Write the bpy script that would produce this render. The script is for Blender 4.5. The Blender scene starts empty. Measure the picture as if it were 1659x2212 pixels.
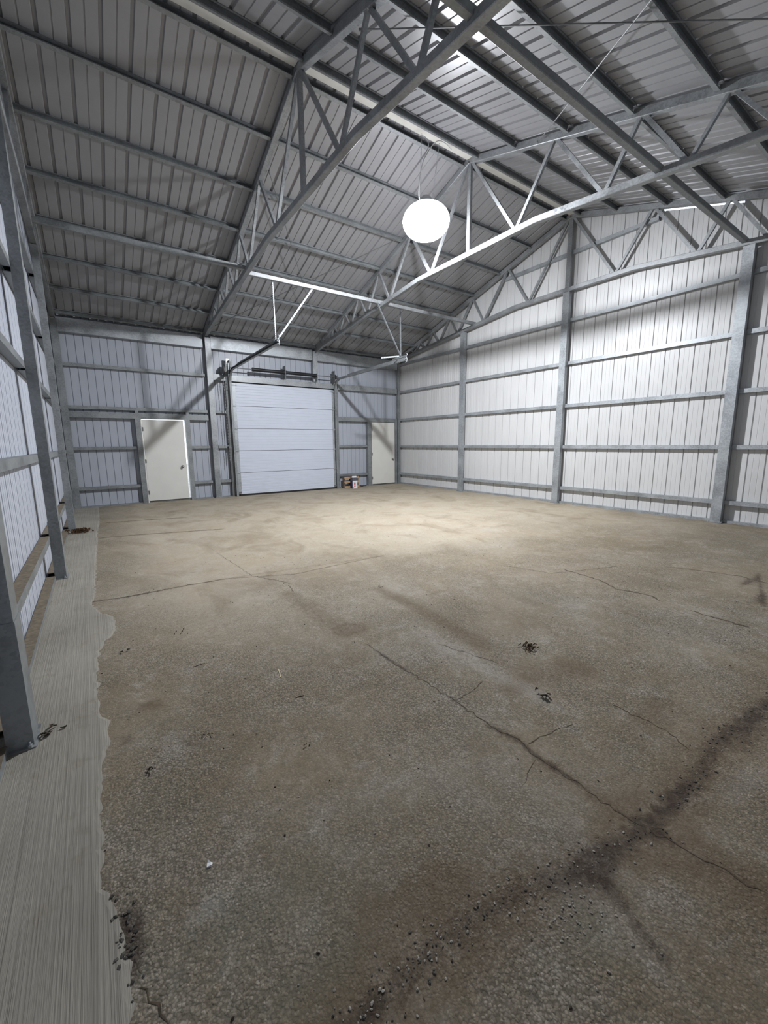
import bpy, bmesh, math, random
import numpy as np
from mathutils import Vector, Matrix, noise
random.seed(7)
SC = bpy.context.scene
COL = SC.collection

# ------------------------------------------------------------------ camera
def setup_camera():
    yaw, pit, rol, f = .6085, -.1652, -.009, 890.1
    fw = Vector((math.sin(yaw)*math.cos(pit), math.cos(yaw)*math.cos(pit), math.sin(pit)))
    r = Vector((math.cos(yaw), -math.sin(yaw), 0)); u = r.cross(fw)
    r2 = r*math.cos(rol)+u*math.sin(rol); u2 = u*math.cos(rol)-r*math.sin(rol)
    cd = bpy.data.cameras.new('camera'); co = bpy.data.objects.new('camera', cd); COL.objects.link(co)
    m = Matrix((r2, u2, -fw)).transposed().to_4x4(); m.translation = (.460, -11.578, 1.395)
    co.matrix_world = m
    cd.sensor_fit = 'HORIZONTAL'; cd.sensor_width = 36; cd.lens = f/1659*36
    cd.clip_start = .02; cd.clip_end = 200
    SC.camera = co
setup_camera()

# ------------------------------------------------------------------ world, exposure, lamp power
w = bpy.data.worlds.new('world'); SC.world = w; w.use_nodes = True
w.node_tree.nodes['Background'].inputs[0].default_value = (.85, .92, 1, 1)
w.node_tree.nodes['Background'].inputs[1].default_value = 2.0
SC.view_settings.view_transform = 'Standard'; SC.view_settings.look = 'None'
SC.view_settings.gamma = 1; SC.view_settings.use_curve_mapping = False
SC.view_settings.exposure = 0.0
LAMP_W = 3500
LAMP_POS = (5.15, -6.083, 4.86)

# ------------------------------------------------------------------ dimensions (metres)
L = 9.168; SP = 3.0417; YR = -2*SP; YN = -4*SP
PX = .08                      # wall sheets sit this far outside the frame line
SL = .315
def roofz(y): return 4.19 + SL*min(-y, y-YN)          # underside of the roof sheets
def botz(y):                                           # centre of a truss bottom chord
    d = abs(y-YR)
    return 4.59 if d < 1.34 else 4.59-(d-1.34)*.1045
def topz(y): return 4.11 + SL*min(-y, y-YN)

# ------------------------------------------------------------------ materials
def newmat(n):
    m = bpy.data.materials.new(n); m.use_nodes = True
    nt = m.node_tree; return m, nt, nt.nodes['Principled BSDF']
def nd(nt, t, **k):
    x = nt.nodes.new(t)
    for a, b in k.items(): setattr(x, a, b)
    return x
def ramp(nt, stops):
    r = nd(nt, 'ShaderNodeValToRGB'); e = r.color_ramp.elements
    while len(e) < len(stops): e.new(.5)
    for i, (p, c) in enumerate(stops):
        e[i].position = p; e[i].color = (*c, 1) if len(c) == 3 else c
    return r
def coords(nt, scale=(1, 1, 1), obj=False):
    g = nd(nt, 'ShaderNodeTexCoord') if obj else nd(nt, 'ShaderNodeNewGeometry')
    mp = nd(nt, 'ShaderNodeMapping'); mp.inputs['Scale'].default_value = scale
    nt.links.new(g.outputs['Object'] if obj else g.outputs['Position'], mp.inputs[0]); return mp.outputs[0]
def simple(n, c, rough=.5, metal=0, var=.0, sc=8, bump=0, stretch=(1, 1, 1)):
    m, nt, b = newmat(n)
    b.inputs['Base Color'].default_value = (*c, 1); b.inputs['Roughness'].default_value = rough
    b.inputs['Metallic'].default_value = metal
    if var or bump:
        co = coords(nt, stretch); t = nd(nt, 'ShaderNodeTexNoise'); t.inputs['Scale'].default_value = sc
        t.inputs['Detail'].default_value = 6; nt.links.new(co, t.inputs['Vector'])
        r = ramp(nt, [(.3, tuple(max(0, v*(1-var)) for v in c)), (.7, tuple(min(1, v*(1+var)) for v in c))])
        nt.links.new(t.outputs[0], r.inputs[0]); nt.links.new(r.outputs[0], b.inputs['Base Color'])
        if bump:
            bp = nd(nt, 'ShaderNodeBump'); bp.inputs['Strength'].default_value = bump; bp.inputs['Distance'].default_value = .01
            nt.links.new(t.outputs[0], bp.inputs['Height']); nt.links.new(bp.outputs[0], b.inputs['Normal'])
    return m
def galv(n, c, metal=.75, rough=.38, dust=None):
    """galvanised steel: spangle patches, streaks, cloudy oxide"""
    m, nt, b = newmat(n)
    co = coords(nt); v = nd(nt, 'ShaderNodeTexVoronoi'); v.inputs['Scale'].default_value = 55
    nt.links.new(co, v.inputs['Vector'])
    t = nd(nt, 'ShaderNodeTexNoise'); t.inputs['Scale'].default_value = 3.5; t.inputs['Detail'].default_value = 7
    nt.links.new(co, t.inputs['Vector'])
    mx = nd(nt, 'ShaderNodeMath', operation='MULTIPLY_ADD')
    sep = nd(nt, 'ShaderNodeSeparateColor'); nt.links.new(v.outputs['Color'], sep.inputs[0])
    nt.links.new(sep.outputs[0], mx.inputs[0]); mx.inputs[1].default_value = .28
    nt.links.new(t.outputs[0], mx.inputs[2])
    r = ramp(nt, [(.35, tuple(x*.72 for x in c)), (.85, tuple(min(1, x*1.25) for x in c))])
    nt.links.new(mx.outputs[0], r.inputs[0]); nt.links.new(r.outputs[0], b.inputs['Base Color'])
    rr = nd(nt, 'ShaderNodeMapRange'); rr.inputs[1].default_value = .3; rr.inputs[2].default_value = .9
    rr.inputs[3].default_value = rough-.08; rr.inputs[4].default_value = rough+.14
    nt.links.new(mx.outputs[0], rr.inputs[0]); nt.links.new(rr.outputs[0], b.inputs['Roughness'])
    b.inputs['Metallic'].default_value = metal
    return m
def sheet_mat(n, c, rough=.38, metal=0.0, var=.05):
    m, nt, b = newmat(n)
    co = coords(nt, (1.2, 1.2, .35)); t = nd(nt, 'ShaderNodeTexNoise'); t.inputs['Scale'].default_value = 2.2
    t.inputs['Detail'].default_value = 8; t.inputs['Roughness'].default_value = .65
    nt.links.new(co, t.inputs['Vector'])
    r = ramp(nt, [(.3, tuple(x*(1-var) for x in c)), (.7, tuple(min(1, x*(1+var)) for x in c))])
    nt.links.new(t.outputs[0], r.inputs[0]); nt.links.new(r.outputs[0], b.inputs['Base Color'])
    b.inputs['Roughness'].default_value = rough; b.inputs['Metallic'].default_value = metal
    t2 = nd(nt, 'ShaderNodeTexNoise'); t2.inputs['Scale'].default_value = 3; nt.links.new(coords(nt, (3, 3, .6)), t2.inputs['Vector'])
    bp = nd(nt, 'ShaderNodeBump'); bp.inputs['Strength'].default_value = .12; bp.inputs['Distance'].default_value = .02
    nt.links.new(t2.outputs[0], bp.inputs['Height']); nt.links.new(bp.outputs[0], b.inputs['Normal'])
    return m
M = {}
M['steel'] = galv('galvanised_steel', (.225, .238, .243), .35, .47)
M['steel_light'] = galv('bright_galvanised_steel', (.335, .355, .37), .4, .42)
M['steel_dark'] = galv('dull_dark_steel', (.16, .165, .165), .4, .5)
M['truss'] = galv('truss_steel', (.275, .287, .295), .4, .42)
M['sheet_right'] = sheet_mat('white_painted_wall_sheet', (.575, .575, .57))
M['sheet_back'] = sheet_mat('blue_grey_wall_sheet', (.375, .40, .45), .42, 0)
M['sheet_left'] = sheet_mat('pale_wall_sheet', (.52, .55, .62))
M['roof'] = sheet_mat('roof_sheet', (.31, .31, .32), .40, .15)
M['white_door'] = simple('white_door_paint', (.66, .65, .61), .45, 0, .03, 3)
M['overhead'] = simple('overhead_door_paint', (.54, .575, .66), .42, 0, .02, 4)
M['cap_white'] = simple('ridge_cap_paint', (.66, .65, .60), .35, .1, .08, 6)
M['black'] = simple('black_rubber', (.012, .012, .013), .7)
M['spring'] = simple('blackened_spring_steel', (.03, .03, .033), .45, .5, .2, 40)
M['rust'] = simple('rusty_steel', (.16, .07, .03), .8, .2, .4, 30)
M['dust'] = simple('brown_dust', (.15, .122, .085), .95, 0, .3, 30, .3)
M['knob'] = simple('worn_chrome', (.35, .34, .32), .28, .9)
M['wood'] = simple('pallet_wood', (.42, .27, .15), .8, 0, .25, 12, .2, (1, 1, 6))
M['wood_old'] = simple('weathered_wood', (.16, .12, .10), .85, 0, .3, 14, .2)
M['straw'] = simple('pale_splinter_wood', (.62, .52, .33), .8, 0, .2, 30)
M['leaf'] = simple('dead_leaf_brown', (.055, .036, .02), .9, 0, .4, 60, .3)
M['rustclump'] = simple('rust_brown_crumbs', (.10, .055, .028), .95, 0, .5, 60, .4)
M['soil'] = simple('dark_soil', (.035, .026, .02), 1, 0, .5, 50, .4)
M['crack'] = simple('crack_dirt', (.075, .055, .035), 1, 0, .5, 40)  # brown dirt colour of the floor cracks
M['stone'] = simple('loose_grit_stone', (.30, .28, .24), .85, 0, .35, 70, .2)
M['stonedark'] = simple('dark_grit_stone', (.07, .065, .055), .85, 0, .35, 70, .2)
M['cable'] = simple('grey_cable', (.5, .5, .5), .5)
M['card_white'] = simple('white_box_print', (.74, .74, .74), .5)
M['card_grey'] = simple('dark_box_print', (.09, .09, .12), .5, 0, .4, 40)
M['card_blue'] = simple('navy_box_print', (.02, .02, .10), .5)
M['ext_red'] = simple('red_print', (.55, .05, .09), .5)

def floor_mat(strip=False):
    m, nt, b = newmat('brushed_concrete' if strip else 'worn_concrete')
    lk = nt.links.new
    P = coords(nt)
    def ns(sc, det=6, ro=.6, vec=P, dist=0):
        t = nd(nt, 'ShaderNodeTexNoise'); t.inputs['Scale'].default_value = sc; t.inputs['Detail'].default_value = det
        t.inputs['Roughness'].default_value = ro; t.inputs['Distortion'].default_value = dist; lk(vec, t.inputs['Vector']); return t.outputs[0]
    def mixc(f, a, c, bt='MIX'):
        x = nd(nt, 'ShaderNodeMix', data_type='RGBA', blend_type=bt)
        for i, s in ((0, f), (6, a), (7, c)):
            if isinstance(s, (int, float)): x.inputs[i].default_value = s
            elif isinstance(s, tuple): x.inputs[i].default_value = (*s, 1)
            else: lk(s, x.inputs[i])
        return x.outputs[2]
    def mr(s, a, b_, c=0, d=1):
        x = nd(nt, 'ShaderNodeMapRange'); lk(s, x.inputs[0])
        for i, v in enumerate((a, b_, c, d)): x.inputs[i+1].default_value = v
        return x.outputs[0]
    def ma(op, a, c):
        x = nd(nt, 'ShaderNodeMath', operation=op)
        for i, s in enumerate((a, c)):
            if isinstance(s, (int, float)): x.inputs[i].default_value = s
            else: lk(s, x.inputs[i])
        return x.outputs[0]
    if strip:
        lines = ns(1, 4, .7, coords(nt, (150, 1.2, 1)))
        lines2 = ns(1, 3, .6, coords(nt, (55, .6, 1)))
        col = mixc(mr(ns(1.6), .35, .65), (.235, .215, .178), (.325, .30, .25))
        col = mixc(mr(lines, .3, .72, 0, .55), col, (.38, .36, .315))
        col = mixc(mr(lines2, .55, .75, 0, .5), col, (.15, .138, .118))
        col = mixc(mr(ns(5, 8, .7), .56, .72, 0, .55), col, (.20, .165, .115))
        h = ma('ADD', lines, ma('MULTIPLY', lines2, .8))
        st, dist = .9, .006
    else:
        big = ns(.55, 6, .6, dist=.4); mid = ns(2.3, 8, .65, dist=.6); fine = ns(26, 6, .7)
        col = mixc(mr(big, .38, .64), (.275, .218, .148), (.305, .275, .228))
        col = mixc(mr(mid, .42, .62, 0, .75), col, (.225, .175, .112))
        col = mixc(mr(ns(6.5, 8, .7, dist=.5), .50, .66, 0, .6), col, (.43, .395, .34))
        # exposed aggregate: individual grains
        v = nd(nt, 'ShaderNodeTexVoronoi'); v.inputs['Scale'].default_value = 125; v.inputs['Randomness'].default_value = 1
        warp = nd(nt, 'ShaderNodeVectorMath', operation='ADD')
        nz = nd(nt, 'ShaderNodeTexNoise'); nz.inputs['Scale'].default_value = 60; lk(P, nz.inputs['Vector'])
        sc_ = nd(nt, 'ShaderNodeVectorMath', operation='SCALE'); sc_.inputs['Scale'].default_value = .012
        lk(nz.outputs['Color'], sc_.inputs[0]); lk(P, warp.inputs[0]); lk(sc_.outputs[0], warp.inputs[1]); lk(warp.outputs[0], v.inputs['Vector'])
        sp = nd(nt, 'ShaderNodeSeparateColor'); lk(v.outputs['Color'], sp.inputs[0])
        grain = sp.outputs[0]
        wa = nd(nt, 'ShaderNodeVertexColor', layer_name='wear'); skin = wa.outputs[0]
        # where the cement skin is intact the slab is smoother and paler, few grains show
        col = mixc(ma('MULTIPLY', skin, .8), col, mixc(mr(mid, .35, .65), (.40, .335, .245), (.47, .415, .33)))
        col = mixc(mr(ns(1.5, 9, .68, coords(nt, (1, .75, 1)), .9), .50, .66, 0, .55), col, (.20, .152, .098))
        col = mixc(mr(ns(2.1, 9, .7, coords(nt, (1, .6, 1)), .7), .56, .70, 0, .45), col, (.46, .425, .36))
        agg = ma('MULTIPLY', mr(ns(1.3, 5, .6), .36, .6, .35, 1), ma('SUBTRACT', 1, ma('MULTIPLY', skin, .78)))
        col = mixc(ma('MULTIPLY', mr(grain, .80, .95), ma('MULTIPLY', agg, .6)), col, (.46, .41, .33))
        col = mixc(ma('MULTIPLY', mr(sp.outputs[1], .50, .80), ma('MULTIPLY', agg, .72)), col, (.115, .10, .072))
        col = mixc(ma('MULTIPLY', mr(v.outputs['Distance'], .42, .62), ma('MULTIPLY', agg, .6)), col, (.06, .052, .038))
        col = mixc(ma('MULTIPLY', mr(fine, .35, .68, 0, .45), ma('SUBTRACT', 1, ma('MULTIPLY', skin, .6))), col, (.13, .115, .085))
        # stains with their own shapes (painted per vertex: R soil, G brown, B pale grey, A greenish); G, A also paint foreground shade
        at = nd(nt, 'ShaderNodeVertexColor', layer_name='stain_and_shade'); sa = nd(nt, 'ShaderNodeSeparateColor'); lk(at.outputs[0], sa.inputs[0])
        brk = ns(19, 10, .8, dist=1.0)
        def edge(ch, soft=.22): return mr(ma('ADD', ch, ma('MULTIPLY', ma('SUBTRACT', brk, .5), 2.4)), .30, .42+soft*2.4)
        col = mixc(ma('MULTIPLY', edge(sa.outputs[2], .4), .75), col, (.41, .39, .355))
        col = mixc(ma('MULTIPLY', edge(sa.outputs[1], .38), .78), col, (.105, .07, .038))
        col = mixc(ma('MULTIPLY', edge(at.outputs['Alpha'], .4), .5), col, (.125, .13, .095))
        col = mixc(ma('MULTIPLY', edge(sa.outputs[0], .3), .88), col, (.040, .026, .019))
        h = ma('ADD', ma('MULTIPLY', ma('SUBTRACT', .6, v.outputs['Distance']), ma('MULTIPLY', agg, ma('MULTIPLY', grain, 1.1))), ma('ADD', ma('MULTIPLY', fine, .8), ma('MULTIPLY', mid, 1.5)))
        st, dist = .65, .006
    lk(col, b.inputs['Base Color']); b.inputs['Roughness'].default_value = .86
    b.inputs['Specular IOR Level'].default_value = .25
    bp = nd(nt, 'ShaderNodeBump'); bp.inputs['Strength'].default_value = st; bp.inputs['Distance'].default_value = dist
    lk(h, bp.inputs['Height']); lk(bp.outputs[0], b.inputs['Normal'])
    return m
M['floor'] = floor_mat(); M['strip'] = floor_mat(True)

# ------------------------------------------------------------------ object helpers
def link(name, me, mat=None, parent=None, **props):
    o = bpy.data.objects.new(name, me); COL.objects.link(o)
    if me is not None and mat is not None:
        for mm in (mat if isinstance(mat, (list, tuple)) else [mat]): me.materials.append(mm)
    if parent is not None: o.parent = parent
    for k, v in props.items(): o[k] = v
    return o
def obj(name, bm, mat, parent=None, smooth=False, **props):
    bmesh.ops.recalc_face_normals(bm, faces=bm.faces)
    me = bpy.data.meshes.new(name); bm.to_mesh(me); bm.free()
    if smooth:
        me.polygons.foreach_set('use_smooth', [True]*len(me.polygons))
    q = parent
    while q is not None:
        me.transform(Matrix.Translation(-q.location)); q = q.parent
    return link(name, me, mat, parent, **props)
def thing(name, label, cat, loc=(0, 0, 0), group=None):
    o = bpy.data.objects.new(name, None); COL.objects.link(o); o.location = loc; o.empty_display_size = .1
    o['label'] = label; o['category'] = cat
    if group: o['group'] = group
    return o
def struct(name, loc=(0, 0, 0)):
    o = bpy.data.objects.new(name, None); COL.objects.link(o); o.location = loc; o['kind'] = 'structure'; return o
def box(bm, x0, x1, y0, y1, z0, z1):
    v = [bm.verts.new((x, y, z)) for x in (x0, x1) for y in (y0, y1) for z in (z0, z1)]
    for f in ((0, 1, 3, 2), (4, 6, 7, 5), (0, 4, 5, 1), (2, 3, 7, 6), (0, 2, 6, 4), (1, 5, 7, 3)): bm.faces.new([v[i] for i in f])
def extr(bm, prof, A, B, U, V):
    """extrude the closed 2-D profile (list of (u, v)) from A to B"""
    A = Vector(A); B = Vector(B); U = Vector(U); V = Vector(V)
    a = [bm.verts.new(A+U*u+V*v) for u, v in prof]; b = [bm.verts.new(B+U*u+V*v) for u, v in prof]
    n = len(prof)
    for i in range(n): bm.faces.new((a[i], a[(i+1) % n], b[(i+1) % n], b[i]))
    bm.faces.new(a[::-1]); bm.faces.new(b)
def pbox(w, h, c=.006):
    w /= 2; h /= 2
    return [(-w+c, -h), (w-c, -h), (w, -h+c), (w, h-c), (w-c, h), (-w+c, h), (-w, h-c), (-w, -h+c)]
def pchan(w, h, t=.006, lip=.018):
    """lipped channel, web along u=0, flanges to u=w, height h centred on v"""
    h /= 2
    return [(0, -h), (w, -h), (w, -h+lip), (w-t, -h+lip), (w-t, -h+t), (t, -h+t), (t, h-t), (w-t, h-t), (w-t, h-lip), (w, h-lip), (w, h), (0, h)]
def frame(A, B, up=(0, 0, 1)):
    d = (Vector(B)-Vector(A)).normalized(); u = d.cross(Vector(up)).normalized(); return u, u.cross(d)
def bar(bm, A, B, w, h, up=(0, 0, 1)):
    U, V = frame(A, B, up); extr(bm, pbox(w, h), A, B, U, V)
def tube(bm, pts, r, n=8):
    pts = [Vector(p) for p in pts]; rings = []
    ref = None
    for i, p in enumerate(pts):
        d = (pts[min(i+1, len(pts)-1)]-pts[max(i-1, 0)]).normalized()
        if ref is None:
            ref = d.cross(Vector((0, 0, 1)));
            if ref.length < .1: ref = d.cross(Vector((1, 0, 0)))
        ref = (ref-d*ref.dot(d)).normalized(); s = d.cross(ref)
        rings.append([bm.verts.new(p+(ref*math.cos(2*math.pi*k/n)+s*math.sin(2*math.pi*k/n))*r) for k in range(n)])
    for a, b in zip(rings, rings[1:]):
        for k in range(n): bm.faces.new((a[k], a[(k+1) % n], b[(k+1) % n], b[k]))
    bm.faces.new(rings[0][::-1]); bm.faces.new(rings[-1])
def lathe(bm, prof, C, axis='z', n=24):
    """prof: list of (radius, height along the axis)"""
    C = Vector(C); ax = {'x': Vector((1, 0, 0)), 'y': Vector((0, 1, 0)), 'z': Vector((0, 0, 1))}[axis]
    a = Vector((0, 1, 0)) if axis == 'x' else Vector((1, 0, 0)); b = ax.cross(a)
    R = []
    for r, h in prof:
        if r < 1e-5: R.append([bm.verts.new(C+ax*h)])
        else: R.append([bm.verts.new(C+ax*h+(a*math.cos(2*math.pi*k/n)+b*math.sin(2*math.pi*k/n))*r) for k in range(n)])
    for p, q in zip(R, R[1:]):
        for k in range(n):
            k2 = (k+1) % n
            if len(p) == 1 and len(q) > 1: bm.faces.new((p[0], q[k], q[k2]))
            elif len(q) == 1 and len(p) > 1: bm.faces.new((p[k], p[k2], q[0]))
            elif len(p) > 1: bm.faces.new((p[k], p[k2], q[k2], q[k]))
BM = bmesh.new

# ------------------------------------------------------------------ ribbed sheets
def rib_profile(a, b, pitch, wide, dep, off, narrow=None, ndep=.004):
    """list of (u, n) from a to b: flat pan with trapezoidal ribs standing outwards"""
    pts = []
    k = math.floor((a-off)/pitch)-1
    while off+k*pitch < b+pitch:
        c = off+k*pitch; h = wide/2
        pts += [(c-h, 0), (c-h*.6, dep), (c+h*.6, dep), (c+h, 0)]
        if narrow:
            for fr in narrow:
                m = c+pitch*fr; q = wide*.22
                pts += [(m-q, 0), (m-q*.4, ndep), (m+q*.4, ndep), (m+q, 0)]
        k += 1
    pts.sort()
    def val(u):
        for (u0, n0), (u1, n1) in zip(pts, pts[1:]):
            if u0 <= u <= u1 and u1 > u0: return n0+(n1-n0)*(u-u0)/(u1-u0)
        return 0
    out = [(a, val(a))]+[p for p in pts if a < p[0] < b]+[(b, val(b))]
    return out
def wall_sheets(parent, fn, a, b, width, mat, zlo, zhi, pitch, wide, dep, off, narrow=None, ndep=.004, cuts=(), ridge=None):
    """fn(u, n, z)->world point; cuts: (u0, u1, z0, z1) openings; one object per sheet"""
    u = a; edges = [a]
    while u < b-1e-6:
        u = min(b, u+width); edges.append(u)
    for c in cuts:
        edges += [c[0], c[1]]
    if ridge is not None: edges.append(ridge)
    edges = sorted(set(round(e, 4) for e in edges if a-1e-6 <= e <= b+1e-6))
    for u0, u1 in zip(edges, edges[1:]):
        if u1-u0 < .004: continue
        mid = (u0+u1)/2
        spans = [(zlo, None)]
        for c in cuts:
            if c[0]-1e-3 <= mid <= c[1]+1e-3:
                ns_ = []
                for lo, hi in spans:
                    if c[2] > lo+.01: ns_.append((lo, c[2]))
                    if hi is None: ns_.append((c[3], None))
                spans = ns_
        for lo, hi in spans:
            bm = BM(); pr = rib_profile(u0, u1, pitch, wide, dep, off, narrow, ndep)
            rows = []
            for q, n_ in pr:
                top = zhi(q) if hi is None else hi
                rows.append((bm.verts.new(fn(q, n_, lo)), bm.verts.new(fn(q, n_, top))))
            for r0, r1 in zip(rows, rows[1:]): bm.faces.new((r0[0], r1[0], r1[1], r0[1]))
            obj('metal_sheet', bm, mat, parent)

D1 = (1.455, 2.435, 0.0, 2.03); D2 = (8.02, 8.99, 0.0, 2.09); D3 = (3.60, 6.66, 0.0, 3.05)
wall_back = struct('wall_back'); wall_left = struct('wall_left'); wall_right = struct('wall_right'); wall_front = struct('wall_front')
ceiling = struct('ceiling')
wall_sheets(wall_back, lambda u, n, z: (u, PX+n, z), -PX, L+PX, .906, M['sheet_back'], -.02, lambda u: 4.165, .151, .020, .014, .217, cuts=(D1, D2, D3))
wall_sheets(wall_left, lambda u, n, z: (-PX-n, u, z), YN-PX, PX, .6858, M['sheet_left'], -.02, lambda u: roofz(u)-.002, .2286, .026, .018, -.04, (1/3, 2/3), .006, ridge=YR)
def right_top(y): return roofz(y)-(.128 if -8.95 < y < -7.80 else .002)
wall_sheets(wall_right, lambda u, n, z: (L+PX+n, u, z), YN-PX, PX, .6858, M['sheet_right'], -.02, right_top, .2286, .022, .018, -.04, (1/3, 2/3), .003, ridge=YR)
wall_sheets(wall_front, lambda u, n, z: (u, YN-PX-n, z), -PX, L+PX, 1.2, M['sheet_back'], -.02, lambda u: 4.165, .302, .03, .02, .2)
# roof: sheets run from eave to ridge, ribs stand upwards
def roof_sheets():
    for near in (0, 1):
        x = -.30
        while x < L+.30:
            x1 = min(x+.87, L+.30); bm = BM()
            pr = []
            k = math.floor((x-.418)/.29)-1
            while .418+k*.29 < x1+.3:
                c = .418+k*.29
                pr += [(c-.024, 0), (c-.014, .028), (c+.014, .028), (c+.024, 0), (c+.145-.009, 0), (c+.145-.004, .009), (c+.145+.004, .009), (c+.145+.009, 0)]
                k += 1
            pr = [(x, 0)]+[p for p in pr if x < p[0] < x1]+[(x1, 0)]
            rows = []
            for q, n_ in pr:
                if not near: A = (q, .30, 4.19-SL*.30+n_); B = (q, YR+.02, roofz(YR+.02)+n_)
                else: A = (q, YN-.30, 4.19-SL*.30+n_); B = (q, YR-.02, roofz(YR-.02)+n_)
                rows.append((bm.verts.new(A), bm.verts.new(B)))
            for r0, r1 in zip(rows, rows[1:]): bm.faces.new((r0[0], r1[0], r1[1], r0[1]))
            obj('roof_sheet', bm, M['roof'], ceiling); x = x1
    bm = BM()   # folded ridge capping over the joint
    extr(bm, [(-.30, -.06), (0, .045), (.30, -.06), (.30, -.05), (0, .055), (-.30, -.05)], (-.3, YR, roofz(YR)), (L+.3, YR, roofz(YR)), (0, 1, 0), (0, 0, 1))
    obj('ridge_capping', bm, M['cap_white'], ceiling)
roof_sheets()
# purlins: one per bay and line; z-profile hung just under the sheets
BAYS = [(-.07, L/3-.05), (L/3+.05, 2*L/3-.05), (2*L/3+.05, L+.07)]
PY = [-.14, -.93, -1.76, -2.60, -3.44, -4.28, -5.15, -5.965]
def purlin(y, x0, x1):
    near = y < YR; s = -1 if near else 1
    N = Vector((0, SL*s, 1)).normalized(); T = Vector((0, s, -SL)).normalized()      # T points down the slope
    z = roofz(y)-.004; c = Vector((0, y, z))
    h, wf, t, lp = .088, .05, .005, .014
    prof = [(0, 0), (wf, 0), (wf, -lp), (wf-t, -lp), (wf-t, -t), (t, -t), (t, -h+t), (wf-t, -h+t), (wf-t, -h+lp), (wf, -h+lp), (wf, -h), (0, -h)]
    if not near: T = -T; c = c-T*.05       # on the far slope the channel opens uphill
    bm = BM(); extr(bm, prof, c+Vector((x0, 0, 0)), c+Vector((x1, 0, 0)), T, N)
    obj('purlin', bm, M['steel'], ceiling)
for (x0, x1) in BAYS:
    for y in PY:
        purlin(y, x0, x1); purlin(YN-y if y > -5.9 else YR-.20, x0, x1)
    bm = BM()       # flat plate closing the ridge between the two top purlins
    extr(bm, [(-.165, -.052), (.035, -.035), (.035, -.031), (-.165, -.048)], (x0, YR, roofz(YR)-.03), (x1, YR, roofz(YR)-.03), (0, 1, 0), (0, 0, 1))
    obj('ridge_plate', bm, M['cap_white'], ceiling)

# girts, header beams and base channels: parts of the walls
def girt_x(parent, x0, x1, z, y0=-.02, dep=.09, h=.07, mat='steel_light', name='girt', dusty=False):
    bm = BM(); extr(bm, pchan(dep, h), (x0, y0, z), (x1, y0, z), (0, 1, 0), (0, 0, 1)); return obj(name, bm, M[mat], parent)
def girt_y(parent, y0, y1, z, side, mat='steel_light', h=.07, name='girt', dusty=False, x=None):
    xf = 0.0 if side < 0 else L
    if x is not None: xf = x
    bm = BM(); extr(bm, pchan(.075, h), (xf, y0, z), (xf, y1, z), (side, 0, 0), (0, 0, 1))
    o = obj(name, bm, [M[mat], M['dust']], parent)
    if dusty:
        for p in o.data.polygons:
            if p.normal.z > .8: p.material_index = 1
    return o
PW = .075  # half width of posts
GZ = [.35, 1.28, 2.18, 3.09, 3.98]
for b in range(4):
    ya, yb = -b*SP-PW, -(b+1)*SP+PW
    for z in GZ:
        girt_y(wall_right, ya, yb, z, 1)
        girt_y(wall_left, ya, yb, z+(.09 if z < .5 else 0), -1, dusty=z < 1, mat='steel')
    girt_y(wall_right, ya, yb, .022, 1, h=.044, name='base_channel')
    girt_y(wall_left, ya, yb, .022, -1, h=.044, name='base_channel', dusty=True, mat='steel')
for side, wl in ((1, wall_right), (-1, wall_left)):
    girt_y(wl, -4.35, YR+.05, 5.33, side); girt_y(wl, YR-.05, -7.75, 5.33, side)
# back wall
for x0, x1, zs in ((.10, 2.99, (3.15, 2.245)), (.10, 1.345, (1.34, .43)), (2.54, 2.99, (1.34, .43)),
                   (3.20, 3.47, (2.245, 1.34, .43)), (6.80, 7.87, (1.31, .40))):
    for z in zs: girt_x(wall_back, x0, x1, z, mat='steel')
girt_x(wall_back, .10, 2.99, 2.085, -.06, .13, .13, 'steel', 'header_beam')
girt_x(wall_back, 6.80, 9.06, 2.155, -.06, .13, .13, 'steel', 'header_beam')
girt_x(wall_back, 3.18, 6.78, 3.115, -.06, .13, .15, 'truss', 'header_beam')
girt_x(wall_back, 6.80, 9.06, 3.115, -.06, .13, .17, 'truss', 'header_beam')
for x0, x1 in ((.09, 2.98), (3.18, 5.98), (6.14, 9.07)):
    bm = BM(); extr(bm, pchan(.12, .29, .006, .03), (x0, -.07, 3.95), (x1, -.07, 3.95), (0, 1, 0), (0, 0, 1)); obj('eave_beam', bm, M['steel_light'], wall_back)
    bm = BM(); extr(bm, pchan(.12, .29, .006, .03), (x0, YN+.07, 3.95), (x1, YN+.07, 3.95), (0, -1, 0), (0, 0, 1)); obj('eave_beam', bm, M['steel_light'], wall_front)
def jamb(x0, x1, z1, y0=-.06, mat='steel', z0=0):
    bm = BM(); extr(bm, [(0, 0), (x1-x0, 0), (x1-x0, .13), (x1-x0-.006, .13), (x1-x0-.006, .006), (.006, .006), (.006, .13), (0, .13)], (x0, y0, z0), (x0, y0, z1), (1, 0, 0), (0, 1, 0))
    obj('door_jamb', bm, M[mat], wall_back)
jamb(1.345, 1.455, 2.02); jamb(2.435, 2.54, 2.02); jamb(7.87, 8.02, 2.09); jamb(8.985, 9.06, 2.09)
jamb(3.47, 3.58, 3.04, mat='steel_dark'); jamb(6.68, 6.80, 3.04)
for x in (1.36, 2.46): jamb(x, x+.07, 2.21, z0=2.15)
bm = BM(); box(bm, .09, 1.345, -.05, PX, 0, .022); obj('base_channel', bm, M['steel'], wall_back)
bm = BM(); box(bm, 2.54, 2.98, -.05, PX, 0, .022); obj('base_channel', bm, M['steel'], wall_back)
bm = BM(); box(bm, 3.19, 3.47, -.05, PX, 0, .022); obj('base_channel', bm, M['steel'], wall_back)
bm = BM(); box(bm, 6.80, 7.87, -.05, PX, 0, .022); obj('base_channel', bm, M['steel'], wall_back)
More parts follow.
